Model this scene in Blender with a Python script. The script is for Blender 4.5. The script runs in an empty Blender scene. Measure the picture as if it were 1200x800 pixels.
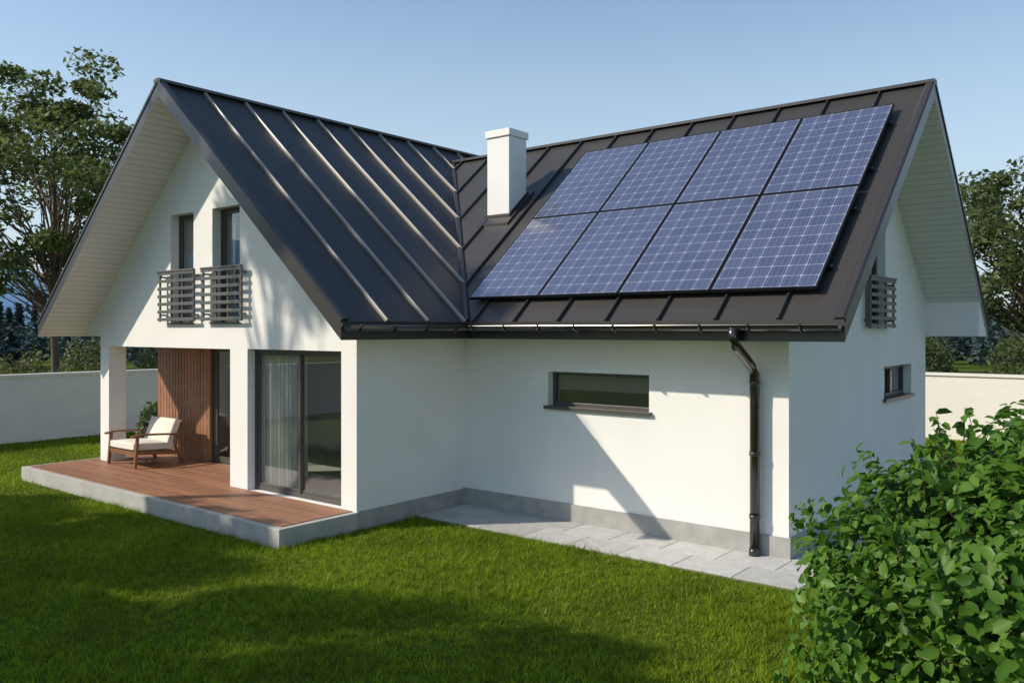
import bpy, math, random
import numpy as np
from mathutils import Vector
random.seed(7)
RNG = np.random.default_rng(11)
scene = bpy.context.scene
COL = scene.collection

# ------------------------------------------------------------------ helpers
def nodes_of(m):
    m.use_nodes = True
    nt = m.node_tree
    return nt, nt.nodes, nt.links

def mat(name, color, rough=0.6, metal=0.0, var=0.0, vscale=2.0, bump=0.0, bscale=60.0, spec=0.5, island=0.0, coat=0.0):
    m = bpy.data.materials.new(name)
    nt, N, L = nodes_of(m)
    b = N['Principled BSDF']
    b.inputs['Base Color'].default_value = (*color, 1)
    b.inputs['Roughness'].default_value = rough
    b.inputs['Metallic'].default_value = metal
    b.inputs['Specular IOR Level'].default_value = spec
    b.inputs['Coat Weight'].default_value = coat
    tc = N.new('ShaderNodeTexCoord')
    if var > 0 or island > 0:
        val = None
        if var > 0:
            no = N.new('ShaderNodeTexNoise'); no.inputs['Scale'].default_value = vscale
            no.inputs['Detail'].default_value = 6
            L.new(tc.outputs['Object'], no.inputs['Vector'])
            mr = N.new('ShaderNodeMapRange')
            mr.inputs[1].default_value = .25; mr.inputs[2].default_value = .75
            mr.inputs[3].default_value = 1 - var; mr.inputs[4].default_value = 1 + var
            L.new(no.outputs[0], mr.inputs[0]); val = mr.outputs[0]
        if island > 0:
            g = N.new('ShaderNodeNewGeometry')
            mi = N.new('ShaderNodeMapRange'); mi.inputs[3].default_value = 1 - island; mi.inputs[4].default_value = 1 + island
            L.new(g.outputs['Random Per Island'], mi.inputs[0])
            if val:
                mu = N.new('ShaderNodeMath'); mu.operation = 'MULTIPLY'
                L.new(val, mu.inputs[0]); L.new(mi.outputs[0], mu.inputs[1]); val = mu.outputs[0]
            else: val = mi.outputs[0]
        vm = N.new('ShaderNodeVectorMath'); vm.operation = 'SCALE'
        vm.inputs[0].default_value = color
        L.new(val, vm.inputs['Scale']); L.new(vm.outputs[0], b.inputs['Base Color'])
    if bump > 0:
        n2 = N.new('ShaderNodeTexNoise'); n2.inputs['Scale'].default_value = bscale; n2.inputs['Detail'].default_value = 4
        L.new(tc.outputs['Object'], n2.inputs['Vector'])
        bp = N.new('ShaderNodeBump'); bp.inputs['Strength'].default_value = bump; bp.inputs['Distance'].default_value = .01
        L.new(n2.outputs[0], bp.inputs['Height']); L.new(bp.outputs[0], b.inputs['Normal'])
    return m

def leaf_mat(name, c1, c2, trans=0.35, rough=0.5, patch=None, spec=0.4):
    m = bpy.data.materials.new(name)
    nt, N, L = nodes_of(m)
    b = N['Principled BSDF']; out = N['Material Output']
    g = N.new('ShaderNodeNewGeometry')
    mix = N.new('ShaderNodeMix'); mix.data_type = 'RGBA'
    mix.inputs['A'].default_value = (*c1, 1); mix.inputs['B'].default_value = (*c2, 1)
    L.new(g.outputs['Random Per Island'], mix.inputs['Factor'])
    colr = mix.outputs['Result']
    if patch:
        tc = N.new('ShaderNodeTexCoord')
        prev = colr
        for sc, lo, hi in ((patch, .72, 1.25), (patch*14, .68, 1.28)):
            no = N.new('ShaderNodeTexNoise'); no.inputs['Scale'].default_value = sc; no.inputs['Detail'].default_value = 5
            L.new(tc.outputs['Object'], no.inputs['Vector'])
            mr = N.new('ShaderNodeMapRange'); mr.inputs[1].default_value = .3; mr.inputs[2].default_value = .7
            mr.inputs[3].default_value = lo; mr.inputs[4].default_value = hi
            L.new(no.outputs[0], mr.inputs[0])
            vm = N.new('ShaderNodeVectorMath'); vm.operation = 'SCALE'
            L.new(prev, vm.inputs[0]); L.new(mr.outputs[0], vm.inputs['Scale']); prev = vm.outputs[0]
        colr = prev
    b.inputs['Roughness'].default_value = rough
    b.inputs['Specular IOR Level'].default_value = spec
    L.new(colr, b.inputs['Base Color'])
    tr = N.new('ShaderNodeBsdfTranslucent'); L.new(colr, tr.inputs['Color'])
    ms = N.new('ShaderNodeMixShader'); ms.inputs[0].default_value = trans
    L.new(b.outputs[0], ms.inputs[1]); L.new(tr.outputs[0], ms.inputs[2]); L.new(ms.outputs[0], out.inputs[0])
    return m

class MB:
    def __init__(s): s.v = []; s.f = []; s.m = []
    def poly(s, pts, mi=0):
        n = len(s.v); s.v += [tuple(p) for p in pts]; s.f.append(list(range(n, n+len(pts)))); s.m.append(mi)
    def box(s, x0, x1, y0, y1, z0, z1, mi=0):
        n = len(s.v)
        s.v += [(x0,y0,z0),(x1,y0,z0),(x1,y1,z0),(x0,y1,z0),(x0,y0,z1),(x1,y0,z1),(x1,y1,z1),(x0,y1,z1)]
        for f in ((0,3,2,1),(4,5,6,7),(0,1,5,4),(1,2,6,5),(2,3,7,6),(3,0,4,7)):
            s.f.append([n+i for i in f]); s.m.append(mi)
    def extr(s, pts, vec, m_a=0, m_b=0, m_s=0):
        n = len(s.v); k = len(pts); vec = Vector(vec)
        s.v += [tuple(p) for p in pts] + [tuple(Vector(p)+vec) for p in pts]
        s.f.append(list(range(n, n+k))); s.m.append(m_a)
        s.f.append([n+k+i for i in reversed(range(k))]); s.m.append(m_b)
        for i in range(k):
            j = (i+1) % k
            s.f.append([n+j, n+i, n+k+i, n+k+j]); s.m.append(m_s)
    def strip(s, p0, p1, nrm, w, h, mi=0, lift=0.0):
        p0 = Vector(p0); p1 = Vector(p1); nrm = Vector(nrm).normalized()
        d = (p1-p0).normalized(); u = d.cross(nrm).normalized()
        prof = [(-w/2, -0.01), (-w/2, h*.6), (-w*.28, h), (w*.28, h), (w/2, h*.6), (w/2, -0.01)]
        s.extr([p0+u*a+nrm*(b+lift) for a, b in prof], p1-p0, mi, mi, mi)
    def bar(s, p0, p1, w, h, up=(0,0,1), mi=0):
        p0 = Vector(p0); p1 = Vector(p1); d = (p1-p0).normalized(); up = Vector(up)
        u = d.cross(up).normalized(); n = u.cross(d).normalized()
        s.extr([p0+u*a*w/2+n*b*h/2 for a, b in ((-1,-1),(1,-1),(1,1),(-1,1))], p1-p0, mi, mi, mi)
    def tube(s, pts, radii, n=8, mi=0):
        pts = [Vector(p) for p in pts]; base = len(s.v)
        for i, p in enumerate(pts):
            d = (pts[min(i+1, len(pts)-1)]-pts[max(i-1, 0)]).normalized()
            a = Vector((0,0,1)) if abs(d.z) < .9 else Vector((1,0,0))
            u = d.cross(a).normalized(); w = d.cross(u).normalized()
            for k in range(n):
                t = 2*math.pi*k/n
                s.v.append(tuple(p+(u*math.cos(t)+w*math.sin(t))*radii[i]))
        for i in range(len(pts)-1):
            for k in range(n):
                k2 = (k+1) % n
                s.f.append([base+i*n+k, base+i*n+k2, base+(i+1)*n+k2, base+(i+1)*n+k]); s.m.append(mi)
        s.f.append([base+k for k in range(n)]); s.m.append(mi)
        s.f.append([base+(len(pts)-1)*n+k for k in reversed(range(n))]); s.m.append(mi)
    def obj(s, name, mats, parent=None, smooth=False, bevel=0, recalc=True):
        me = bpy.data.meshes.new(name); me.from_pydata(s.v, [], s.f)
        for m in (mats if isinstance(mats, (list, tuple)) else [mats]): me.materials.append(m)
        me.polygons.foreach_set('material_index', s.m)
        if smooth: me.polygons.foreach_set('use_smooth', [True]*len(s.f))
        if recalc:
            import bmesh
            bm = bmesh.new(); bm.from_mesh(me); bmesh.ops.recalc_face_normals(bm, faces=bm.faces); bm.to_mesh(me); bm.free()
        me.update()
        o = bpy.data.objects.new(name, me); COL.objects.link(o)
        if parent: o.parent = parent
        if bevel:
            b = o.modifiers.new('bevel', 'BEVEL'); b.width = bevel; b.segments = 2; b.limit_method = 'ANGLE'
        return o

def np_mesh(name, V, nper, m, parent=None, faces=None):
    k = nper; n = len(V)//k
    me = bpy.data.meshes.new(name)
    me.vertices.add(len(V)); me.vertices.foreach_set('co', V.astype(np.float32).ravel())
    if faces is None: faces = [tuple(range(k))]
    per = np.concatenate([np.array(f) for f in faces]); lens = np.array([len(f) for f in faces])
    idx = (np.arange(n)[:, None]*k + per[None, :]).ravel()
    me.loops.add(len(idx)); me.loops.foreach_set('vertex_index', idx.astype(np.int32))
    tot = np.tile(lens, n); start = np.concatenate([[0], np.cumsum(tot)[:-1]])
    me.polygons.add(len(tot)); me.polygons.foreach_set('loop_start', start.astype(np.int32))
    try: me.polygons.foreach_set('loop_total', tot.astype(np.int32))
    except Exception: pass
    me.update(calc_edges=True)
    me.materials.append(m)
    o = bpy.data.objects.new(name, me); COL.objects.link(o)
    if parent: o.parent = parent
    return o

def empty(name, loc=(0,0,0)):
    e = bpy.data.objects.new(name, None); COL.objects.link(e); e.location = loc; e.empty_display_size = .2
    return e

def boolean_cut(o, boxes):
    mb = MB()
    for b in boxes: mb.box(*b)
    c = mb.obj('cutter', [], None)
    md = o.modifiers.new('cut', 'BOOLEAN'); md.object = c; md.operation = 'DIFFERENCE'; md.solver = 'EXACT'
    bpy.context.view_layer.update()
    dg = bpy.context.evaluated_depsgraph_get()
    me = bpy.data.meshes.new_from_object(o.evaluated_get(dg))
    o.modifiers.clear(); o.data = me
    bpy.data.objects.remove(c, do_unlink=True)

# ------------------------------------------------------------------ materials
M_wall = mat('white_stucco', (.82,.80,.765), .85, var=.04, vscale=1.0, bump=.25, bscale=140, spec=.2)
M_plinth = mat('plinth_plaster', (.36,.35,.33), .8, var=.14, vscale=5, bump=.3, bscale=120, spec=.2)
M_conc = mat('deck_concrete', (.42,.405,.38), .8, var=.14, vscale=4, bump=.3, bscale=70, spec=.25)
M_roof = mat('standing_seam_metal', (.046,.041,.037), .42, var=.08, vscale=.6, spec=.42)
M_seam_lit = mat('seam_metal_lit', (.22,.195,.17), .45, spec=1.0)  # left-wing seams only: sun glint along the ribs put into a lighter colour
M_fascia = mat('fascia_metal', (.04,.036,.033), .35, spec=.6)
M_gutter = mat('gutter_metal', (.018,.016,.015), .2, spec=.7, coat=.4)
M_frame = mat('window_frame', (.075,.068,.062), .4)
M_rail = mat('railing_metal', (.12,.12,.118), .4, metal=.2)
M_deck = mat('deck_board', (.27,.122,.062), .55, var=.12, vscale=9, bump=.3, bscale=40, island=.18)
M_clad = mat('wood_cladding', (.32,.15,.08), .55, var=.15, vscale=6, bump=.2, bscale=50, island=.16)
M_chairwood = mat('teak_wood', (.22,.095,.04), .4, var=.15, vscale=12)
M_cush = mat('cream_fabric', (.76,.71,.62), .9, var=.04, vscale=10, bump=.3, bscale=200, spec=.1)
M_curtain = leaf_mat('curtain_fabric', (.70,.69,.66), (.70,.69,.66), .4, .9)
M_room = mat('room_plaster', (.50,.48,.45), .9)
M_tile = mat('paving_stone', (.47,.46,.44), .75, var=.12, vscale=7, bump=.3, bscale=60, island=.14, spec=.3)
M_joint = mat('paving_joint', (.18,.175,.16), .9, var=.2, vscale=10)
M_panelframe = mat('panel_frame', (.03,.03,.035), .3, metal=.5)
M_bark = mat('tree_bark', (.13,.10,.075), .9, var=.3, vscale=8, bump=.8, bscale=25, spec=.1)

def soffit_mat():
    m = bpy.data.materials.new('white_soffit_boards'); nt, N, L = nodes_of(m); b = N['Principled BSDF']
    b.inputs['Roughness'].default_value = .6
    tc = N.new('ShaderNodeTexCoord'); sp = N.new('ShaderNodeSeparateXYZ'); L.new(tc.outputs['Object'], sp.inputs[0])
    mu = N.new('ShaderNodeMath'); mu.operation = 'MULTIPLY'; mu.inputs[1].default_value = 1/.085; L.new(sp.outputs['Z'], mu.inputs[0])
    fr = N.new('ShaderNodeMath'); fr.operation = 'FRACT'; L.new(mu.outputs[0], fr.inputs[0])
    lt = N.new('ShaderNodeMath'); lt.operation = 'LESS_THAN'; lt.inputs[1].default_value = .12; L.new(fr.outputs[0], lt.inputs[0])
    mx = N.new('ShaderNodeMix'); mx.data_type = 'RGBA'; mx.inputs['A'].default_value = (.81,.775,.765,1); mx.inputs['B'].default_value = (.56,.53,.515,1)
    L.new(lt.outputs[0], mx.inputs['Factor']); L.new(mx.outputs['Result'], b.inputs['Base Color'])
    return m
M_soffit = soffit_mat()
M_box = mat('white_trim', (.81,.775,.765), .6, var=.03, vscale=2)

def glass_mat():
    m = bpy.data.materials.new('window_glass'); nt, N, L = nodes_of(m); N.remove(N['Principled BSDF']); out = N['Material Output']
    t = N.new('ShaderNodeBsdfTransparent'); t.inputs[0].default_value = (.82,.86,.85,1)
    g = N.new('ShaderNodeBsdfGlossy'); g.inputs['Roughness'].default_value = .01; g.inputs['Color'].default_value = (.9,.95,1,1)
    lw = N.new('ShaderNodeLayerWeight'); lw.inputs['Blend'].default_value = .5
    pw_ = N.new('ShaderNodeMath'); pw_.operation = 'POWER'; pw_.inputs[1].default_value = 3.0; L.new(lw.outputs['Facing'], pw_.inputs[0])
    ma = N.new('ShaderNodeMath'); ma.operation = 'MULTIPLY_ADD'; ma.inputs[1].default_value = .80; ma.inputs[2].default_value = .12; L.new(pw_.outputs[0], ma.inputs[0])
    ms = N.new('ShaderNodeMixShader'); L.new(ma.outputs[0], ms.inputs[0]); L.new(t.outputs[0], ms.inputs[1]); L.new(g.outputs[0], ms.inputs[2])
    L.new(ms.outputs[0], out.inputs[0]); return m
M_glass = glass_mat()

def solar_mat():
    m = bpy.data.materials.new('solar_cells'); nt, N, L = nodes_of(m); b = N['Principled BSDF']
    uv = N.new('ShaderNodeUVMap'); sp = N.new('ShaderNodeSeparateXYZ'); L.new(uv.outputs[0], sp.inputs[0])
    def mth(op, a, c=None, v=None):
        n = N.new('ShaderNodeMath'); n.operation = op
        L.new(a, n.inputs[0])
        if c is not None: L.new(c, n.inputs[1])
        if v is not None: n.inputs[1].default_value = v
        return n.outputs[0]
    def cen(o):
        f = mth('FRACT', o); s = mth('SUBTRACT', f, v=.5); a = mth('ABSOLUTE', s)
        n = N.new('ShaderNodeMath'); n.operation = 'SUBTRACT'; n.inputs[0].default_value = .5; L.new(a, n.inputs[1]); return n.outputs[0]
    dx = cen(sp.outputs['X']); dy = cen(sp.outputs['Y'])
    lx = mth('LESS_THAN', dx, v=.020); ly = mth('LESS_THAN', dy, v=.020)
    dia = mth('LESS_THAN', mth('ADD', dx, dy), v=.13)
    bus = mth('LESS_THAN', cen(mth('ADD', mth('MULTIPLY', sp.outputs['X'], v=3.0), v=.5)), v=.04)
    line = mth('MAXIMUM', mth('MAXIMUM', lx, ly), dia)
    fac = mth('MAXIMUM', line, mth('MULTIPLY', bus, v=.35))
    wn = N.new('ShaderNodeTexWhiteNoise'); wn.noise_dimensions = '2D'
    fl = N.new('ShaderNodeVectorMath'); fl.operation = 'FLOOR'; L.new(uv.outputs[0], fl.inputs[0]); L.new(fl.outputs[0], wn.inputs['Vector'])
    c = N.new('ShaderNodeMix'); c.data_type = 'RGBA'; c.inputs['A'].default_value = (.055,.063,.120,1); c.inputs['B'].default_value = (.072,.080,.146,1)
    L.new(wn.outputs['Value'], c.inputs['Factor'])
    mx = N.new('ShaderNodeMix'); mx.data_type = 'RGBA'; mx.inputs['B'].default_value = (.30,.32,.40,1)
    L.new(c.outputs['Result'], mx.inputs['A']); L.new(fac, mx.inputs['Factor']); L.new(mx.outputs['Result'], b.inputs['Base Color'])
    b.inputs['Roughness'].default_value = .35; b.inputs['Coat Weight'].default_value = 1; b.inputs['Coat Roughness'].default_value = .10; b.inputs['Coat IOR'].default_value = 1.75
    return m
M_solar = solar_mat()

# ------------------------------------------------------------------ house
XL0, XL1, XR = -13.29, -5.47, -9.38
YF = -2.32; TH = .35
RIDL, RIDR, SL = 7.0, 6.612, .86
FL = .27
zL = lambda x: RIDL - SL*abs(x-XR)
zR = lambda y: RIDR - SL*abs(y-3.45)
house = empty('house')
OB = .12

mb = MB()
prof = [(XL0,0),(XL1,0),(XL1,zL(XL1)-OB),(XR,RIDL-OB),(XL0,zL(XL0)-OB)]
mb.extr([(x, YF, z) for x, z in prof], (0, TH, 0))
w = mb.obj('front_gable_wall', M_wall, house)
cuts = [(-12.94,-8.68,YF-.5,YF+.8,.1,2.57), (-8.18,-5.81,YF-.5,YF+.8,.26,2.58),
        (-10.59,-9.82,YF-.5,YF+.8,3.02,4.98), (-9.22,-8.40,YF-.5,YF+.8,3.02,4.98)]
boolean_cut(w, cuts)
mb = MB()
mb.box(XL0, XL0+.3, YF+TH, 8.0, 0, zL(XL0)-OB)
w = mb.obj('west_wall', M_wall, house); boolean_cut(w, [(XL0-.5, XL0+.6, YF+TH-.01, -1.07, .1, 2.57)])
mb = MB()
mb.box(XL1-.3, XL1, YF+TH, 0.3, 0, zL(XL1)-OB)
mb.box(XL0+.3, XL1-.3, 7.7, 8.0, 0, 3.4)
mb.extr([(XL0+.3,7.7,3.4),(XL1-.3,7.7,3.4),(XL1-.3,7.7,zL(XL1)-.2),(XR,7.7,RIDL-.2),(XL0+.3,7.7,zL(XL0)-.2)], (0,.3,0))
mb.box(XL1-.3, XL1, 6.9, 8.0, 0, zL(XL1)-OB)
mb.box(XL1, -.3, 6.6, 6.9, 0, zR(6.9)-OB)
mb.obj('other_outer_walls', M_wall, house)
mb = MB(); mb.box(XL1, 0, 0, .3, 0, zR(0)-OB)
w = mb.obj('long_wall', M_wall, house); boolean_cut(w, [(-3.75,-1.99,-.4,.6,1.74,2.26)])
mb = MB()
mb.extr([(0,y,z) for y, z in [(.3,0),(6.9,0),(6.9,zR(6.9)-OB),(3.45,RIDR-OB),(.3,zR(.3)-OB)]], (-.3,0,0))
w = mb.obj('side_gable_wall', M_wall, house)
boolean_cut(w, [(-.6,.4,4.16,5.87,1.76,2.29), (-.6,.4,3.15,4.25,2.95,4.75)])
mb = MB()
mb.box(XL0+.3, -8.48, YF+TH, -1.07, 2.57, 2.75)
mb.box(-8.68, -8.48, YF+TH, -.87, .2, 2.57)
mb.box(-9.25, -8.68, -1.07, -.87, .2, 2.57)
mb.box(XL0, XL0+.3, YF+TH, -1.07, 2.57, 2.58)
mb.obj('porch_walls_ceiling', M_wall, house)
mb = MB()
x = XL0+.01; i = 0
while x < -11.30:
    mb.box(x, min(x+.105, -11.29), -1.105, -1.06, FL, 2.565); x += .118
mb.obj('wood_cladding', M_clad, house, bevel=.004)
mb = MB(); mb.box(XL0+.3, -11.28, -1.065, -.9, FL, 2.57)
mb.obj('cladding_backing', M_frame, house)
mb = MB(); mb.box(XL0-.012, XL0+.0, -1.10, -.7, FL, 2.56)
mb.obj('cladding_corner_trim', M_clad, house)
# interior
mb = MB()
mb.box(XL0+.31, XL1-.31, YF+TH, 1.5, .12, .255)
mb.box(-8.48, XL1-.3, 1.5, 1.6, .2, 2.72)
mb.box(XL0+.3, -8.48, 1.5, 1.6, .2, 2.72)
mb.box(-8.48, XL1-.3, YF+TH, 1.5, 2.72, 2.85)
mb.extr([(XL0+.3,1.0,3.0),(XL1-.3,1.0,3.0),(XL1-.3,1.0,zL(XL1-.3)-.2),(XR,1.0,RIDL-.2),(XL0+.3,1.0,zL(XL0+.3)-.2)], (0,.1,0))
mb.box(XL0+.3, XL1-.3, YF+TH, 1.0, 2.9, 3.0)
mb.box(-5.1, -.3, 2.4, 2.5, 0, 3)
mb.box(-5.1, -.3, .3, 6.6, 2.72, 2.85)
mb.obj('interior_rooms', M_room, house)

def win_y(name, x0, x1, z0, z1, y, stiles=(), bar=.06, transom=None, sashes=False):
    mb = MB(); d = .07
    mb.box(x0, x0+bar, y, y+d, z0, z1); mb.box(x1-bar, x1, y, y+d, z0, z1)
    mb.box(x0+bar, x1-bar, y, y+d, z0, z0+bar); mb.box(x0+bar, x1-bar, y, y+d, z1-bar, z1)
    for s in stiles: mb.box(s-bar*.6, s+bar*.6, y-.012, y+d-.005, z0+bar, z1-bar)
    if sashes:
        xs = [x0+bar]+[s for s in stiles]+[x1-bar]
        for a, b in zip(xs[:-1], xs[1:]):
            mb.box(a+.002, a+.052, y+.014, y+.05, z0+bar, z1-bar); mb.box(b-.052, b-.002, y+.014, y+.05, z0+bar, z1-bar)
            mb.box(a+.052, b-.052, y+.014, y+.05, z0+bar, z0+bar+.05); mb.box(a+.052, b-.052, y+.014, y+.05, z1-bar-.04, z1-bar)
    mb.obj(name+'_frame', M_frame, house, bevel=.004)
    g = MB(); yy = y+.032; g.poly([(x0+bar*.5,yy,z0+bar*.5),(x1-bar*.5,yy,z0+bar*.5),(x1-bar*.5,yy,z1-bar*.5),(x0+bar*.5,yy,z1-bar*.5)])
    g.obj(name+'_glass', M_glass, house, recalc=False)
def win_x(name, y0, y1, z0, z1, x, stiles=(), bar=.06):
    mb = MB(); d = .07
    mb.box(x-d, x, y0, y0+bar, z0, z1); mb.box(x-d, x, y1-bar, y1, z0, z1)
    mb.box(x-d, x, y0+bar, y1-bar, z0, z0+bar); mb.box(x-d, x, y0+bar, y1-bar, z1-bar, z1)
    for s in stiles: mb.box(x-d+.01, x+.01, s-bar*.6, s+bar*.6, z0+bar, z1-bar)
    mb.obj(name+'_frame', M_frame, house, bevel=.004)
    g = MB(); xx = x-.036; g.poly([(xx,y0+bar*.5,z0+bar*.5),(xx,y1-bar*.5,z0+bar*.5),(xx,y1-bar*.5,z1-bar*.5),(xx,y0+bar*.5,z1-bar*.5)])
    g.obj(name+'_glass', M_glass, house, recalc=False)
win_y('sliding_door', -8.18, -5.81, FL, 2.58, YF+.14, stiles=(-6.98,), bar=.06, sashes=True)
win_y('porch_door', -11.28, -9.25, FL, 2.57, -1.03, stiles=(-10.5,), bar=.07, sashes=True)
win_y('balcony_window_a', -10.59, -9.82, 3.02, 4.98, YF+.16, bar=.05, sashes=True)
win_y('balcony_window_b', -9.22, -8.40, 3.02, 4.98, YF+.16, bar=.05, sashes=True)
win_y('strip_window', -3.75, -1.99, 1.74, 2.26, .13, bar=.05, sashes=False)
win_x('side_window', 4.16, 5.87, 1.76, 2.29, -.13, stiles=(5.0,))
win_x('side_balcony_window', 3.15, 4.25, 2.95, 4.75, -.13)
mb = MB()
mb.box(-3.80, -1.94, -.05, .14, 1.715, 1.742); mb.box(-3.80, -1.94, -.053, -.043, 1.69, 1.744)
mb.box(-.13, .05, 4.11, 5.92, 1.735, 1.762); mb.box(.043, .053, 4.11, 5.92, 1.71, 1.764)
mb.box(-10.63, -9.78, YF-.04, YF+.16, 3.0, 3.022); mb.box(-9.26, -8.36, YF-.04, YF+.16, 3.0, 3.022)
mb.obj('window_sills', M_frame, house, bevel=.003)
def curtain(name, x0, x1, y, z0, z1, amp=.03, waves=9):
    n = 140; V = []; F = []
    for i in range(n+1):
        t = i/n; x = x0+(x1-x0)*t
        yy = y+amp*math.sin(t*waves*2*math.pi)+.008*math.sin(t*37)
        V += [(x, yy, z0), (x+.01*math.sin(i), yy*1.0, z1)]
    for i in range(n): F.append((2*i, 2*i+2, 2*i+3, 2*i+1))
    me = bpy.data.meshes.new(name); me.from_pydata(V, [], F); me.materials.append(M_curtain)
    me.polygons.foreach_set('use_smooth', [True]*len(F))
    o = bpy.data.objects.new(name, me); COL.objects.link(o); o.parent = house
curtain('curtain_door_a', -8.17, -7.22, YF+.27, .29, 2.56)
curtain('curtain_door_b', -6.12, -5.83, YF+.27, .29, 2.56, waves=4)
curtain('curtain_upper_a', -10.57, -10.3, YF+.28, 3.03, 4.97, waves=3, amp=.02)
curtain('curtain_upper_b', -9.20, -8.95, YF+.28, 3.03, 4.97, waves=3, amp=.02)
M_sofa = mat('sofa_fabric', (.20,.19,.17), .9)
mb = MB(); mb.box(-3.74, -2.0, .22, .23, 1.98, 2.255); mb.obj('roller_blind', M_sofa, house)
mb = MB(); mb.box(-7.9,-6.4,.4,1.1,.26,.68); mb.box(-7.9,-6.4,1.1,1.3,.26,1.1); mb.box(-8.1,-7.9,.4,1.3,.26,.85); mb.box(-6.4,-6.2,.4,1.3,.26,.85)
mb.obj('indoor_sofa', M_sofa, house, bevel=.05)

mb = MB()
mb.box(XL1, XL1+.03, YF, -.03, 0, FL); mb.box(XL1, .03, -.03, 0, 0, FL+.02)
mb.box(0, .03, 0, 6.9, 0, FL+.02)
mb.box(XL0-.03, XL0, -1.05, 8, 0, FL)
mb.obj('plinth', M_plinth, house)

def railing(name, a, b, out, z0, z1, n=7):
    mb = MB(); a = Vector((*a, 0)); b = Vector((*b, 0)); o = Vector((*out, 0))
    for k in range(n):
        z = Vector((0,0,z0+.04+(z1-z0-.08)*k/(n-1)))
        mb.bar(a+z, b+z, .022, .055)
    for t in (0.03, .35, .65, .97):
        p = a.lerp(b, t)-o*.025
        mb.bar(p+Vector((0,0,z0)), p+Vector((0,0,z1)), .035, .03, up=o)
    for t in (.05, .95):
        p = a.lerp(b, t)
        for z in (z0+.12, z1-.1): mb.bar(p+Vector((0,0,z)), p-o*.14+Vector((0,0,z)), .03, .03)
    mb.bar(a+Vector((0,0,z1)), b+Vector((0,0,z1)), .05, .03)
    mb.obj(name, M_rail, house, bevel=.003)
railing('balcony_railing_a', (-10.82, YF-.12), (-9.60, YF-.12), (0,-1), 3.04, 3.95)
railing('balcony_railing_b', (-9.38, YF-.12), (-8.17, YF-.12), (0,-1), 3.04, 3.95)
railing('side_balcony_railing', (.12, 3.02), (.12, 4.40), (1,0), 2.92, 3.72)

# roofs
T = .24
mb = MB()
YA, YB = -3.22, 8.5
XE0, XE1 = XR-4.65, XR+4.65
def slab(pts): mb.extr(pts, (0,0,-T), 0, 1, 2)
slab([(XR,YA,RIDL),(XE1,YA,3.001),(XE1,YB,3.001),(XR,YB,RIDL)])
slab([(XR,YA,RIDL),(XR,YB,RIDL),(XE0,YB,3.001),(XE0,YA,3.001)])
XG = .92
slab([(XE1,-.75,3.0),(XG,-.75,3.0),(XG,3.45,RIDR),(XE1-4.2,3.45,RIDR)])
slab([(XG,3.45,RIDR),(XG,7.65,3.0),(XE1,7.65,3.0),(XE1-4.2,3.45,RIDR)])
mb.obj('roof', [M_roof, M_soffit, M_fascia], house)
mb = MB()
zb = 2.775
def tri_box_y(xe, xw, y0, y1):
    mb.extr([(xe,y0,zb),(xw,y0,zb),(xw,y0,zL(xw)-T+.02),(xe,y0,zL(xe)-T+.1)], (0,y1-y0,0))
def tri_box_x(ye, yw, x0, x1):
    mb.extr([(x0,ye,zb+.003),(x0,yw,zb+.003),(x0,yw,zR(yw)-T+.02),(x0,ye,zR(ye)-T+.1)], (x1-x0,0,0))
tri_box_y(XE1-.02, XL1, YF+.002, -.02); tri_box_y(XE0+.02, XL0, YF+.002, YB-.02)
tri_box_x(-.73, 0, XL1+.02, .02); tri_box_x(7.63, 6.9, XE1+.0, XG-.02)
mb.obj('boxed_eaves', M_box, house)

ms = MB()
nE = Vector((SL,0,1)).normalized(); nW = Vector((-SL,0,1)).normalized(); nS = Vector((0,-SL,1)).normalized(); nN = Vector((0,SL,1)).normalized()
y = -2.42
while y < 8.2:
    if y < -.75: xe = XE1
    else: xe = XE1-(y+.75)
    if y < 3.3: ms.strip((XR+.08,y,zL(XR+.08)), (xe,y,zL(xe)), nE, .045, .055)
    elif y > 3.6 : ms.strip((XR+.08,y,zL(XR+.08)), (XR+.4,y,zL(XR+.4)), nE, .045, .055)
    ms.strip((XR-.08,y,zL(XR-.08)), (XE0,y,zL(XE0)), nW, .045, .055)
    y += .8
x = .157
while x > -9:
    y0 = -.75 if x > XE1 else -.75+(XE1-x)
    if y0 < 3.3: ms.strip((x,y0,zR(y0)), (x,3.40,zR(3.40)), nS, .035, .05, 1); ms.strip((x,3.5,zR(3.5)), (x,6.9-y0 ,zR(6.9-y0)), nN, .035, .05, 1)
    x -= .795
ms.obj('roof_seams', [M_seam_lit, M_fascia], house)  # right-wing seams use dark fascia metal, their shaded look set by colour
mt = MB()
for (xe, n) in ((XE1, nE), (XE0, nW)):
    mt.strip((XR,YA+.05,RIDL),(xe,YA+.05,zL(xe)), n, .13, .055)
    mt.strip((XR,YB-.05,RIDL),(xe,YB-.05,zL(xe)), n, .13, .055)
mt.strip((XG-.05,3.45,RIDR),(XG-.05,-.75,3.0), nS, .13, .05)
mt.strip((XG-.05,3.45,RIDR),(XG-.05,7.65,3.0), nN, .13, .05)
mt.strip((XR,YA-.02,RIDL),(XR,YB,RIDL), (0,0,1), .20, .05, lift=-.005)
mt.strip((XE1-4.2,3.45,RIDR),(XG+.01,3.45,RIDR), (0,0,1), .20, .05, lift=-.005)
mt.strip((XE1-.02,-.75,3.02),(XE1-4.2,3.45,RIDR), Vector((SL,-SL,2)), .10, .05)
mt.box(XE1-.0, XE1+.03, YA, -.75, 2.94, 3.012); mt.box(XE1, XG, -.78, -.75, 2.94, 3.012)
mt.obj('roof_trim', M_fascia, house)

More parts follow.
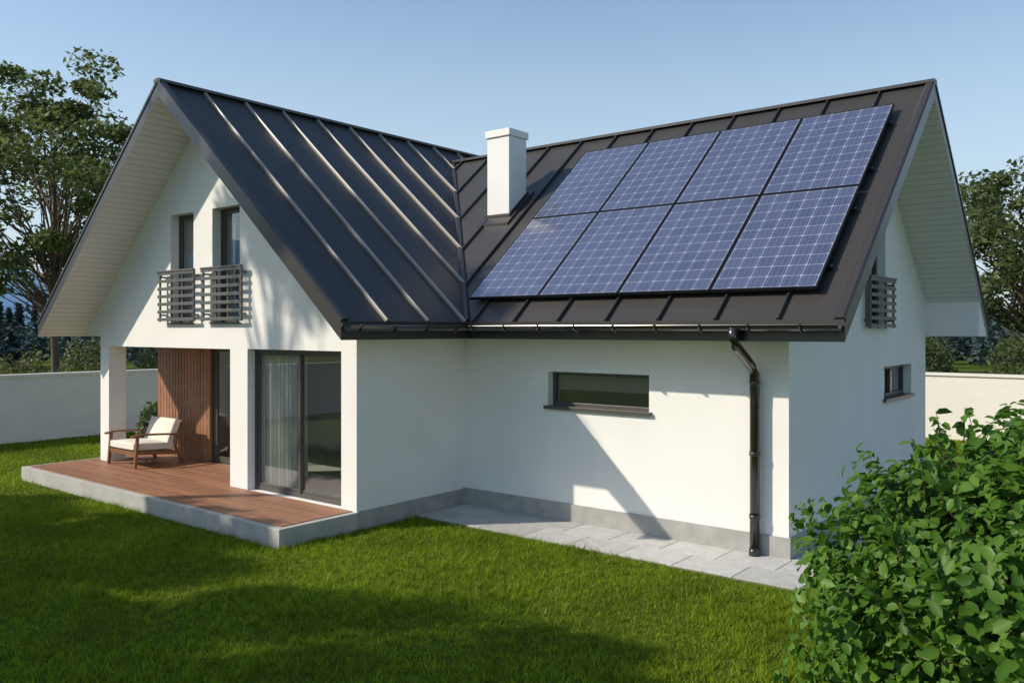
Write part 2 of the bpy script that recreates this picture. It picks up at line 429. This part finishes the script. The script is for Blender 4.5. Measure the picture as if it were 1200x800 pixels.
def gutter(mb, p0, p1, r=.07):
    p0 = Vector(p0); p1 = Vector(p1); d = (p1-p0).normalized(); u = d.cross(Vector((0,0,1)))
    outer = [(math.cos(a)*r, math.sin(a)*r) for a in [math.pi+math.pi*k/10 for k in range(11)]]
    inner = [(x*.9, y*.9) for x, y in reversed(outer)]
    mb.extr([p0+u*a+Vector((0,0,b)) for a, b in outer+inner], p1-p0)
    mb.tube([p0+u*r+Vector((0,0,0)), p1+u*r], [.011,.011], 8)
mb = MB()
gutter(mb, (XE1-.02,-.86,2.95), (XG-.02,-.86,2.95))
gutter(mb, (XE1+.11,YA+.02,2.95), (XE1+.11,-.80,2.95))
xx = XE1+.25
while xx < XG: 
    mb.box(xx-.015, xx+.015, -.945, -.76, 2.945, 2.965); mb.tube([(xx,-.945,2.955),(xx,-.945,2.9),(xx,-.86,2.868),(xx,-.78,2.9)], [.012]*4, 6); xx += .62
yy = YA+.2
while yy < -1: 
    mb.box(XE1+.03, XE1+.195, yy-.015, yy+.015, 2.945, 2.965); mb.tube([(XE1+.195,yy,2.955),(XE1+.19,yy,2.9),(XE1+.11,yy,2.868)], [.012]*3, 6); yy += .62
mb.obj('gutters', M_gutter, house, smooth=False)
mb = MB()
tx, bx = -.34, -.40
mb.tube([(tx,-.86,2.92),(tx,-.86,2.78),(tx+.0,-.80,2.70),(bx,-.22,2.44),(bx,-.12,2.34),(bx,-.11,2.0),(bx,-.11,.05)], [.08,.064,.064,.064,.064,.062,.062], 16)
mb.tube([(bx,-.11,.12),(bx,-.13,.03)], [.07,.07], 16)
for z in (2.2,1.3,.5): mb.tube([(bx,-.11,z),(bx,-.11,z+.05)], [.07,.07], 16); mb.box(bx-.02,bx+.02,-.06,0,z+.01,z+.04)
mb.obj('downspout', M_gutter, house, smooth=True)
mb = MB()
mb.box(-6.23,-5.71,1.47,1.98,4.7,6.42)
mb.box(-6.26,-5.68,1.44,2.01,6.42,6.55)
mb.obj('chimney', M_wall, house, bevel=.008)
mb = MB()
def fl(y): return zR(y)
mb.extr([(-6.33,1.30,fl(1.30)+.05),(-6.33,1.30,fl(1.30)-.05),(-6.33,2.08,fl(2.08)-.05),(-6.33,2.08,fl(2.08)+.05)], (.72,0,0))
mb.extr([(-6.26,1.44,fl(1.44)+.1),(-6.26,1.44,fl(1.44)),(-6.26,2.01,fl(2.01)),(-6.26,2.01,fl(2.01)+.1)], (.58,0,0))
mb.obj('chimney_flashing', M_fascia, house)

# ------------------------------------------------------------------ solar panels
arr = empty('solar_panel_array')
AX0, AX1, AY0, AY1 = -4.96, .52, -.40, 2.90
cs = 1/math.sqrt(1+SL*SL); vdir = Vector((0, cs, SL*cs)); lenv = (AY1-AY0)/cs
pw = (AX1-AX0)/4; ph = lenv/2
O = Vector((AX0, AY0, zR(AY0))) + nS*.12
def P(u, v, n=0): return O + Vector((1,0,0))*u + vdir*v + nS*n
for r in range(2):
    for c in range(4):
        u0, u1 = c*pw+.008, (c+1)*pw-.008; v0, v1 = r*ph+.008, (r+1)*ph-.008; b = .022
        mb = MB()
        for (a0,a1,b0,b1) in ((u0,u1,v0,v0+b),(u0,u1,v1-b,v1),(u0,u0+b,v0+b,v1-b),(u1-b,u1,v0+b,v1-b)):
            mb.extr([P(a0,b0,-.04),P(a1,b0,-.04),P(a1,b1,-.04),P(a0,b1,-.04)], nS*.045)
        mb.extr([P(u0+.01,v0+.01,-.035),P(u1-.01,v0+.01,-.035),P(u1-.01,v1-.01,-.035),P(u0+.01,v1-.01,-.035)], nS*.02)
        mb.obj('panel_frame', M_panelframe, arr)
        me = bpy.data.meshes.new('panel_glass')
        me.from_pydata([P(u0+b,v0+b),P(u1-b,v0+b),P(u1-b,v1-b),P(u0+b,v1-b)], [], [(0,1,2,3)])
        ul = me.uv_layers.new(name='UVMap'); m = .04
        for i, q in enumerate([(-m,-m),(6+m,-m),(6+m,10+m),(-m,10+m)]): ul.data[i].uv = (q[0]+c*20, q[1]+r*30)
        me.materials.append(M_solar); o = bpy.data.objects.new('panel_glass', me); COL.objects.link(o); o.parent = arr
mb = MB()
for r in range(2):
    for f in (.22, .78):
        v = (r+f)*ph; mb.bar(P(-.05,v,-.07), P(4*pw+.05,v,-.07), .04, .05, up=nS)
        for k in range(8):
            u = .15+k*.74; mb.bar(P(u,v-.05,-.115), P(u,v+.05,-.115), .05, .05, up=nS)
mb.obj('mounting_rails', M_panelframe, arr)

# ------------------------------------------------------------------ deck
deck = empty('wooden_deck')
DX0, DX1, DY0, DY1 = -13.65, XL1, -3.67, YF
mb = MB(); R = .11
mb.box(DX0, DX1+.03, DY0, DY0+R, -.05, FL-.01)
mb.box(DX0, DX0+R, DY0+R, -.95, -.05, FL-.01)
mb.box(DX1-R+.03, DX1+.03, DY0+R, YF, -.05, FL-.01)
mb.obj('concrete_edge', M_conc, deck, bevel=.008)
mb = MB(); mb.box(DX0+R, DX1-R+.03, DY0+R, -.95, 0, FL-.05); mb.obj('deck_base', M_joint, deck)
mb = MB(); yb = DY0+R+.006
while yb < -1.08:
    y1 = min(yb+.125, -1.075)
    if yb < YF and y1 > YF: y1 = YF-.004
    xs = DX0+R+.005; xe = (DX1-R+.025) if y1 < YF else -8.69
    k = int(-yb*37) % 3
    pts = [xs]+[c for c in (xs+2.2+.9*k, xs+5.0+.6*k) if c < xe-.3]+[xe]
    for a, b in zip(pts[:-1], pts[1:]):
        mb.box(a+.002, b-.002, yb, y1, FL-.035, FL)
    yb = y1+.007
mb.obj('deck_boards', M_deck, deck, bevel=.003)

# ------------------------------------------------------------------ armchair
ch = empty('armchair', (-12.16, -2.0, FL))
def chobj(mb, name, m, bev=.01, **k):
    o = mb.obj(name, m, None, bevel=bev, **k); o.parent = ch; return o
W, D = .52, .42
mb = MB()
for s in (-1, 1):
    x = s*W
    mb.bar((x,-D-.03,0),(x,-D+.02,.60), .05,.06, up=(1,0,0))
    mb.bar((x,D+.10,0),(x,D-.06,.34), .05,.06, up=(1,0,0)); mb.bar((x,D-.06,.32),(x,D-.02,.60), .05,.055, up=(1,0,0))
    pts = [(-D-.10,.595),(-D+.08,.625),(0,.61),(D-.1,.585),(D+.06,.60)]
    for a, b in zip(pts[:-1], pts[1:]): mb.bar((x,a[0],a[1]),(x,b[0],b[1]), .085,.035)
    mb.bar((x,-D,.29),(x,D,.22), .035,.07)
mb.bar((-W,-D,.27),(W,-D,.27), .04,.07); mb.bar((-W,D-.04,.22),(W,D-.04,.22), .04,.07)
for s in (-.40,-.2,0,.2,.40): mb.bar((s,D-.10,.30),(s,D+.16,.82), .035,.025, up=(1,0,0))
mb.bar((-.46,D+.14,.80),(.46,D+.14,.80), .03,.07)
for k in range(5): mb.bar((-W,-D+.1+k*.16,.285-.012*k),(W,-D+.1+k*.16,.285-.012*k), .06,.02)
chobj(mb, 'wood_frame', M_chairwood, .006)
def cushion(name, c, sz, rx):
    import bmesh
    me = bpy.data.meshes.new(name); bm = bmesh.new(); bmesh.ops.create_cube(bm, size=1)
    bmesh.ops.scale(bm, vec=sz, verts=bm.verts)
    bmesh.ops.subdivide_edges(bm, edges=bm.edges, cuts=5, use_grid_fill=True)
    for v in bm.verts:
        a = 1-abs(v.co.x/sz[0]*2)**4; b = 1-abs(v.co.y/sz[1]*2)**4
        v.co.z *= .72+.38*a*b
    bm.to_mesh(me); bm.free(); me.materials.append(M_cush); me.polygons.foreach_set('use_smooth', [True]*len(me.polygons))
    o = bpy.data.objects.new(name, me); COL.objects.link(o); o.parent = ch; o.location = c; o.rotation_euler = (rx,0,0)
    b = o.modifiers.new('b','BEVEL'); b.width = .03; b.segments = 3; b.limit_method = 'ANGLE'; b.angle_limit = 1.0
    s = o.modifiers.new('s','SUBSURF'); s.levels = 1; s.render_levels = 1
cushion('seat_cushion', (0,-.05,.375), (.94,.80,.18), -.06)
cushion('back_cushion', (0,D-.05,.62), (.94,.50,.18), math.radians(68))

# ------------------------------------------------------------------ paving
pav = empty('paving_path')
mb = MB(); mb.box(XL1+.03, .56, -1.17, -.03, -.03, .015); mb.box(.03, .56, -.03, 7.6, -.03, .015)
mb.obj('joint_bed', M_joint, pav)
mb = MB(); g = .006; w = .575
for r in range(2):
    x = .55
    off = .29*r
    first = True
    while x > XL1+.06:
        ww = .78 if not first else .78-off
        x0 = max(x-ww, XL1+.035)
        mb.box(x0+g, x-g, -1.165+r*.57+g, -1.165+(r+1)*.57-g, 0, .032+random.uniform(-.0015,.0015)); x = x0; first = False
y = -.025
while y < 7.4:
    mb.box(.035, .55, y+g, y+.6-g, 0, .032); y += .6
mb.obj('paving_slabs', M_tile, pav, bevel=.003)

# ------------------------------------------------------------------ garden walls
def brickwall_mat():
    m = bpy.data.materials.new('painted_brick'); nt, N, L = nodes_of(m); b = N['Principled BSDF']
    b.inputs['Roughness'].default_value = .85
    tc = N.new('ShaderNodeTexCoord'); sp = N.new('ShaderNodeSeparateXYZ'); L.new(tc.outputs['Object'], sp.inputs[0])
    ad = N.new('ShaderNodeMath'); ad.operation = 'ADD'; L.new(sp.outputs['X'], ad.inputs[0]); L.new(sp.outputs['Y'], ad.inputs[1])
    cb = N.new('ShaderNodeCombineXYZ'); L.new(ad.outputs[0], cb.inputs[0]); L.new(sp.outputs['Z'], cb.inputs[1])
    br = N.new('ShaderNodeTexBrick'); L.new(cb.outputs[0], br.inputs['Vector'])
    br.inputs['Scale'].default_value = 1; br.inputs['Brick Width'].default_value = .28; br.inputs['Row Height'].default_value = .10; br.inputs['Mortar Size'].default_value = .005
    br.inputs['Color1'].default_value = (.80,.76,.68,1); br.inputs['Color2'].default_value = (.775,.735,.655,1); br.inputs['Mortar'].default_value = (.73,.69,.61,1)
    L.new(br.outputs[0], b.inputs['Base Color'])
    bp = N.new('ShaderNodeBump'); bp.invert = True; bp.inputs['Strength'].default_value = .15; bp.inputs['Distance'].default_value = .01; L.new(br.outputs['Fac'], bp.inputs['Height']); L.new(bp.outputs[0], b.inputs['Normal'])
    return m
M_brick = brickwall_mat()
M_gw = mat('garden_wall_render', (.80,.76,.68), .85, var=.06, vscale=1.5, bump=.2, bscale=60)
mb = MB(); mb.box(-19.7,-19.5,-16,14.2,0,1.68); mb.box(-19.74,-19.46,-16,14.16,1.68,1.75); mb.obj('garden_wall', M_gw)
mb = MB(); mb.box(-19.5,16,14.2,14.4,0,1.68); mb.box(-19.46,16,14.16,14.44,1.68,1.75); mb.obj('garden_wall.001', M_brick)

# ------------------------------------------------------------------ ground
def ground_mat():
    m = bpy.data.materials.new('lawn_soil_and_grass'); nt, N, L = nodes_of(m); b = N['Principled BSDF']
    b.inputs['Roughness'].default_value = .95; b.inputs['Specular IOR Level'].default_value = .1
    tc = N.new('ShaderNodeTexCoord')
    n1 = N.new('ShaderNodeTexNoise'); n1.inputs['Scale'].default_value = 45; n1.inputs['Detail'].default_value = 6; L.new(tc.outputs['Object'], n1.inputs['Vector'])
    n2 = N.new('ShaderNodeTexNoise'); n2.inputs['Scale'].default_value = .5; n2.inputs['Detail'].default_value = 5; L.new(tc.outputs['Object'], n2.inputs['Vector'])
    r = N.new('ShaderNodeValToRGB'); r.color_ramp.elements[0].position = .3; r.color_ramp.elements[0].color = (.035,.06,.006,1); r.color_ramp.elements[1].position = .75; r.color_ramp.elements[1].color = (.115,.165,.014,1)
    L.new(n1.outputs[0], r.inputs[0])
    mr = N.new('ShaderNodeMapRange'); mr.inputs[3].default_value = .7; mr.inputs[4].default_value = 1.3; L.new(n2.outputs[0], mr.inputs[0])
    vm = N.new('ShaderNodeVectorMath'); vm.operation = 'SCALE'; L.new(r.outputs[0], vm.inputs[0]); L.new(mr.outputs[0], vm.inputs['Scale']); L.new(vm.outputs[0], b.inputs['Base Color'])
    bp = N.new('ShaderNodeBump'); bp.inputs['Strength'].default_value = .8; bp.inputs['Distance'].default_value = .03; L.new(n1.outputs[0], bp.inputs['Height']); L.new(bp.outputs[0], b.inputs['Normal'])
    return m
mb = MB(); S = 4000; mb.poly([(-S,-S,0),(S,-S,0),(S,S,0),(-S,S,0)]); mb.obj('ground', ground_mat(), recalc=False)

CAM = np.array([3.96,-10.43])
FWD = np.array([-.628,.778]); RGT = np.array([.778,.628])
def grass(dmin, dmax, dens, hmin, hmax, wid, name, parent=None, spread=.72, clump=0):
    A = (dmax**2-dmin**2)*spread
    n = int(A*dens)
    d = np.sqrt(RNG.uniform(dmin**2, dmax**2, n)); s = RNG.uniform(-spread, spread, n)
    p = CAM + d[:,None]*FWD + (d*s)[:,None]*RGT
    hc = np.ones(n)
    if clump:
        nt_ = n//clump; ci = RNG.integers(0, nt_, n); p = p[ci] + RNG.normal(0, .022, (n,2)); hc = RNG.uniform(.65,1.4,nt_)[ci]
    x, y = p[:,0], p[:,1]
    ok = np.ones(n, bool)
    for (a,b,c,e) in ((-13.68,-5.42,-3.70,8.05),(-5.5,.58,-1.19,7.7),(-19.75,-19.45,-20,20),(-30,30,14.15,14.45)):
        ok &= ~((x>a)&(x<b)&(y>c)&(y<e))
    ok &= (x > -19.5) & (y < 14.2)
    p = p[ok]; n = len(p); hc = hc[ok]
    h = RNG.uniform(hmin, hmax, n)*(1+.25*np.sin(p[:,0]*1.7+np.sin(p[:,1]*2.3)))*hc
    az = RNG.uniform(0, 2*np.pi, n); lean = RNG.uniform(.2,1.2,n)*h
    th = RNG.uniform(0, 2*np.pi, n); w = wid*RNG.uniform(.7,1.3,n)
    V = np.zeros((n,3,3))
    V[:,0,0] = p[:,0]+np.cos(th)*w; V[:,0,1] = p[:,1]+np.sin(th)*w; V[:,0,2] = -.003
    V[:,1,0] = p[:,0]-np.cos(th)*w; V[:,1,1] = p[:,1]-np.sin(th)*w; V[:,1,2] = -.003
    V[:,2,0] = p[:,0]+np.cos(az)*lean; V[:,2,1] = p[:,1]+np.sin(az)*lean; V[:,2,2] = h
    return np_mesh(name, V.reshape(-1,3), 3, M_grass, parent)
M_grass = leaf_mat('grass_blades', (.13,.21,.008), (.31,.40,.024), .42, .6, patch=.7, spec=.2)
lawn = empty('lawn')
grass(5.5, 14, 1600, .02, .05, .005, 'grass_blades_near', lawn)
grass(5.5, 14, 1700, .03, .080, .005, 'grass_tufts_near', lawn, clump=9)
grass(14, 30, 600, .035, .075, .011, 'grass_blades_far', lawn)

# ------------------------------------------------------------------ foliage
def rand_unit(n):
    v = RNG.normal(size=(n,3)); return v/np.linalg.norm(v,axis=1)[:,None]
def leaves_quads(pts, size, upbias=.4):
    n = len(pts); nr = rand_unit(n); nr[:,2] = np.abs(nr[:,2])+upbias; nr /= np.linalg.norm(nr,axis=1)[:,None]
    t = np.cross(nr, rand_unit(n)); t /= np.linalg.norm(t,axis=1)[:,None]; b = np.cross(nr, t)
    s = size*RNG.uniform(.6,1.3,n)[:,None]
    V = np.stack([pts-t*s, pts+b*s*.5-nr*s*.15, pts+t*s, pts-b*s*.5-nr*s*.15], 1)
    return V.reshape(-1,3)
def tree(name, loc, trunk_h, cc, rad, nclus, nleaf, leafsize, clus_r, m_leaf, trunk_r=.22, seed=1, shell=.45):
    global RNG
    RNG = np.random.default_rng(seed)
    e = empty(name, loc)
    rad = np.array(rad); cc = np.array(cc)
    C = rand_unit(nclus)*(RNG.uniform(shell**3,1,nclus)**(1/3))[:,None]*rad*(RNG.uniform(.78,1.15,nclus))[:,None]+cc
    mb = MB()
    top = Vector((cc[0]*.8, cc[1]*.8, cc[2]+rad[2]*.45))
    tp = [Vector((0,0,-.1)), Vector((.05,.03,trunk_h*.5)), Vector((cc[0]*.3,cc[1]*.3,trunk_h)), Vector((cc[0]*.6,cc[1]*.6,cc[2])), top]
    mb.tube(tp, [trunk_r*1.25, trunk_r*.95, trunk_r*.8, trunk_r*.45, trunk_r*.12], 10)
    for c in C:
        c = Vector(c); hz = trunk_h*.85+(c.z-trunk_h)*RNG.uniform(.15,.6); hz = max(trunk_h*.7, min(hz, top.z-.3))
        f = (hz-trunk_h)/(max(.1, top.z-trunk_h)); f = max(0, f)
        a = Vector((cc[0]*.3+cc[0]*.5*f, cc[1]*.3+cc[1]*.5*f, hz))
        mid = a.lerp(c,.5)+Vector(rand_unit(1)[0])*.25*(c-a).length*.5+Vector((0,0,.05*(c-a).length))
        r0 = trunk_r*.32*(1-.5*f)
        mb.tube([a, a.lerp(mid,.5), mid, c], [r0, r0*.75, r0*.5, r0*.15], 5)
        for k in range(3):
            q = c+Vector(rand_unit(1)[0])*clus_r*.8; mb.tube([mid.lerp(c,.6), q], [r0*.25, r0*.08], 4)
    o = mb.obj('trunk_and_limbs', M_bark, None, smooth=True, recalc=False); o.parent = e
    pts = []
    for c in C:
        k = int(nleaf*RNG.uniform(.5,1.5)); rr = clus_r*RNG.uniform(.6,1.35)
        q = rand_unit(k)*(RNG.uniform(0,1,k)**.45)[:,None]*rr*np.array([1,1,.62]); pts.append(c+q)
    pts = np.concatenate(pts)
    o = np_mesh('leaves', leaves_quads(pts, leafsize), 4, m_leaf); o.parent = e
    return e
M_leafA = leaf_mat('tree_leaves', (.09,.125,.035), (.165,.20,.065), .5, .5)
M_leafB = leaf_mat('tree_leaves_b', (.095,.13,.045), (.155,.19,.07), .5, .5)
M_leafD = leaf_mat('distant_leaves_hazed', (.030,.060,.064), (.060,.092,.088), .2, .8)  # blue of distance haze mixed into the leaf colours
M_hedge = leaf_mat('hedge_leaves', (.09,.12,.04), (.18,.19,.07), .3, .6)
tree('deciduous_tree', (-27.2,2.6,0), 3.0, (0,0,7.5), (4.9,4.9,4.5), 100, 240, .12, .85, M_leafA, .15, seed=3)
tree('deciduous_tree.001', (-36,12,0), 3.0, (0,0,6.6), (3.6,3.6,3.6), 50, 180, .16, .9, M_leafA, .2, seed=5)
tree('deciduous_tree.002', (-.2,21.5,0), 2.4, (.5,0,5.6), (3.4,3.4,3.0), 80, 210, .11, .75, M_leafB, .20, seed=8)
tree('deciduous_tree.003', (8,27,0), 2.4, (0,0,5.2), (3.4,3.4,3.0), 50, 180, .14, .8, M_leafB, .20, seed=9)
# shade trees in the near-left part of the garden
tree('deciduous_tree.004', (-14.6,-12.0,0), 3.2, (0,.6,5.4), (3.5,1.8,1.6), 60, 320, .12, .65, M_leafA, .18, seed=12)
tree('deciduous_tree.005', (-15.1,-10.3,0), 9.0, (0,-.2,12.0), (1.4,1.4,1.3), 18, 180, .11, .45, M_leafA, .14, seed=14)
tree('deciduous_tree.006', (-8.8,-13.0,0), 4.5, (0,.3,7.0), (3.2,1.1,.9), 34, 270, .12, .55, M_leafA, .16, seed=16)
tree('deciduous_tree.007', (-9.9,-13.9,0), 3.2, (0,.5,5.2), (2.9,1.4,1.2), 44, 320, .12, .6, M_leafA, .16, seed=18)

def shrub(name, loc, rad, n, ls, m, seed):
    global RNG
    RNG = np.random.default_rng(seed); e = empty(name, loc)
    d = rand_unit(n); d[:,2] = np.abs(d[:,2])*1.0
    lump = 1+.10*np.sin(d[:,0]*7+seed)+.08*np.sin(d[:,1]*9+d[:,2]*6)
    p = d*(RNG.uniform(.5,1,n)**.35*lump)[:,None]*np.array(rad)
    o = np_mesh('leaves', leaves_quads(p, ls), 4, m); o.parent = e
    mb = MB()
    for k in range(7):
        q = Vector(rand_unit(1)[0]); q.z = abs(q.z)
        mb.tube([(0,0,-.05),(q.x*.3*rad[0],q.y*.3*rad[1],.4*rad[2]),(q.x*.8*rad[0],q.y*.8*rad[1],.8*rad[2]*q.z)],[.03,.02,.008],5)
    o = mb.obj('stems', M_bark, None, recalc=False); o.parent = e
k = 0
for (x,y,r,h) in ((-21.4,-2.6,1.0,2.15),(-21.5,-.7,1.0,2.15),(-21.6,1.2,1.15,2.55),(-21.4,3.3,1.0,2.3),(-21.5,5.4,1.1,2.55),(-21.5,7.6,1.1,2.4)):
    shrub('round_shrub' + ('' if k == 0 else '.%03d' % k), (x,y,0), (r,r,h), 5200, .055, M_hedge, 30+k); k += 1
shrub('garden_shrub', (-16.2,.3,0), (.35,.35,1.1), 800, .07, M_leafB, 50)
for i,(x,y,r,h) in enumerate(((-3,17.5,1.6,3.0),(.5,18,1.9,2.7),(4,17.5,2.0,3.1),(7.5,18,2.0,2.9))):
    shrub('garden_shrub.%03d' % (i+1), (x,y,0), (r,r,h), 6000, .08, M_leafB, 60+i)

RNG = np.random.default_rng(77)
pts = []
for i in range(700):
    ang = RNG.uniform(-1.0, 1.0); d = RNG.uniform(62, 210)
    dirv = np.array([FWD[0]*math.cos(ang)+RGT[0]*math.sin(ang), FWD[1]*math.cos(ang)+RGT[1]*math.sin(ang)])
    px, py = CAM+dirv*d
    H = RNG.uniform(2.8,4.6) if d < 100 else RNG.uniform(4,7.5)
    n = 230 if d < 110 else 140
    if RNG.uniform() < .5:
        t = RNG.uniform(0,1,n); r = (1-t)*H*.22*RNG.uniform(.5,1.1,n); a = RNG.uniform(0,6.28,n)
        q = np.stack([px+np.cos(a)*r, py+np.sin(a)*r, t*H*1.1+.1], 1)
    else:
        q = rand_unit(n)*np.array([H*.5,H*.5,H*.42])*(RNG.uniform(.3,1,n)**.4)[:,None]+np.array([px,py,H*.5])
    pts.append(q)
np_mesh('distant_trees', leaves_quads(np.concatenate(pts), .34), 4, M_leafD)

V = []; F = []
M_hill = mat('hazy_hills', (.17,.30,.46), 1.0, var=.10, vscale=.004, spec=0)  # aerial haze is put into the blue base colour
n = 200
for i in range(n+1):
    a = -1.5+3.0*i/n
    dirv = (FWD[0]*math.cos(a)+RGT[0]*math.sin(a), FWD[1]*math.cos(a)+RGT[1]*math.sin(a))
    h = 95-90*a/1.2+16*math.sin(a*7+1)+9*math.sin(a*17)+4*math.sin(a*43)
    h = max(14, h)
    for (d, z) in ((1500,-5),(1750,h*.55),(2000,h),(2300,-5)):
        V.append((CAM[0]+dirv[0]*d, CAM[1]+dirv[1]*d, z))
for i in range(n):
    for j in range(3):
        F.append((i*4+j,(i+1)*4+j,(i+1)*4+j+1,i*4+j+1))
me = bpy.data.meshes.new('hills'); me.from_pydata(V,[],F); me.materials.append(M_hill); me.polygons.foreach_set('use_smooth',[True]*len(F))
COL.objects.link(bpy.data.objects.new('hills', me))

# foreground bush
RNG = np.random.default_rng(5)
bush = empty('leafy_bush', (3.38,-4.75,0))
def folded_leaves(pts, nr, L):
    n = len(pts)
    t = np.cross(nr, rand_unit(n)); t /= np.linalg.norm(t,axis=1)[:,None]; b = np.cross(nr,t)
    s = (L*RNG.uniform(.55,1.2,n))[:,None]; w = .34*s; up = nr*s*.10
    V = np.stack([pts, pts+t*s*.5-up*.2, pts+t*s-up*1.5,
                  pts+t*s*.28+b*w*.9+up, pts+t*s*.68+b*w*.85+up*.6,
                  pts+t*s*.28-b*w*.9+up, pts+t*s*.68-b*w*.85+up*.6], 1)
    return V.reshape(-1,3)
n = 23000
d = rand_unit(n)
R0 = np.array([1.28,1.28,1.25])
lump = 1+.10*np.sin(d[:,0]*6+1)+.08*np.sin(d[:,1]*8+d[:,2]*5)+.07*np.sin(d[:,2]*11+d[:,0]*9)
rr = (RNG.uniform(.28,1,n)**.3)*lump
cl = rand_unit(300); dots = d@cl.T; near = dots.max(1); rr *= .86+.19*np.clip((near-.98)/.02,0,1)
p = d*rr[:,None]*R0+np.array([0,0,1.12])
p = p[p[:,2]>.05]; dd = (p-np.array([0,0,1.12])); dd /= np.linalg.norm(dd,axis=1)[:,None]
nr = dd*.7+rand_unit(len(p))*.65+np.array([0,0,.45]); nr /= np.linalg.norm(nr,axis=1)[:,None]
sp = []; mbs = MB()
for k in range(150):
    q = rand_unit(1)[0]; q[2] = abs(q[2])*.9+.1; q /= np.linalg.norm(q)
    base = q*R0*.9+np.array([0,0,1.12]); L_ = RNG.uniform(.12,.34); dirn = q*.6+np.array([0,0,.7])+rand_unit(1)[0]*.3; dirn /= np.linalg.norm(dirn)
    mbs.tube([tuple(base-q*.4), tuple(base), tuple(base+dirn*L_)], [.008,.005,.002], 5)
    for j in range(int(L_/.022)): sp.append(base+dirn*(.022*j)+rand_unit(1)[0]*.012)
for k in range(26):
    q = rand_unit(1)[0]; q[2] = abs(q[2])
    mbs.tube([(RNG.uniform(-.1,.1),RNG.uniform(-.1,.1),-.05), (q[0]*.35,q[1]*.35,.6), tuple(q*R0*.8+np.array([0,0,1.1]))], [.025,.016,.006], 6)
sp = np.array(sp); nr2 = rand_unit(len(sp))+np.array([0,0,.8]); nr2 /= np.linalg.norm(nr2,axis=1)[:,None]
M_bush = leaf_mat('bush_leaves', (.050,.130,.012), (.13,.25,.030), .42, .45, spec=.3)
o = np_mesh('leaves', folded_leaves(np.concatenate([p,sp]), np.concatenate([nr,nr2]), .085), 7, M_bush, None,
        faces=[(0,5,6,2,1),(0,1,2,4,3)]); o.parent = bush
o = mbs.obj('stems', M_bark, None, recalc=False); o.parent = bush

# ------------------------------------------------------------------ light, sky, camera
trav = Vector((.95,1,-.95)).normalized()
sd = bpy.data.lights.new('sun','SUN'); sd.energy = 4.6; sd.angle = math.radians(.7); sd.color = (1,.905,.76)
so = bpy.data.objects.new('sun', sd); COL.objects.link(so); so.rotation_euler = trav.to_track_quat('-Z','Y').to_euler(); so.location = (-20,-20,20)
wd = bpy.data.worlds.new('World'); scene.world = wd; wd.use_nodes = True
N = wd.node_tree.nodes; L = wd.node_tree.links
sky = N.new('ShaderNodeTexSky'); sky.sky_type = 'NISHITA'; sky.sun_disc = False
sky.sun_elevation = math.asin(-trav.z); sky.sun_rotation = math.radians(223.5)
sky.air_density = 1.0; sky.dust_density = 1.0; sky.ozone_density = 1.6
gain = N.new('ShaderNodeVectorMath'); gain.operation = 'MULTIPLY'; gain.inputs[1].default_value = (1.0,1.13,1.19)
bg = N['Background']; bg.inputs['Strength'].default_value = .145
L.new(sky.outputs[0], gain.inputs[0])
# atmospheric haze: the sky pales gently toward the horizon
tc = N.new('ShaderNodeTexCoord'); sp_ = N.new('ShaderNodeSeparateXYZ'); L.new(tc.outputs['Generated'], sp_.inputs[0])
hz = N.new('ShaderNodeMapRange'); hz.interpolation_type = 'SMOOTHSTEP'
hz.inputs[1].default_value = 0.0; hz.inputs[2].default_value = .52; hz.inputs[3].default_value = .85; hz.inputs[4].default_value = 0.0
L.new(sp_.outputs['Z'], hz.inputs[0])
mxs = N.new('ShaderNodeMix'); mxs.data_type = 'RGBA'; mxs.inputs['B'].default_value = (4.35,5.2,5.75,1)
L.new(hz.outputs[0], mxs.inputs['Factor']); L.new(gain.outputs[0], mxs.inputs['A']); L.new(mxs.outputs['Result'], bg.inputs['Color'])
cd = bpy.data.cameras.new('camera'); cd.sensor_width = 36; cd.lens = 29.76; cd.clip_end = 8000; cd.clip_start = .1
cd.shift_y = -14/1200
co = bpy.data.objects.new('camera', cd); COL.objects.link(co)
co.location = (3.96,-10.43,2.9); co.rotation_euler = (math.radians(90),0,math.radians(38.9))
scene.camera = co
scene.view_settings.view_transform = 'Standard'; scene.view_settings.look = 'None'; scene.view_settings.exposure = 0; scene.view_settings.gamma = 1
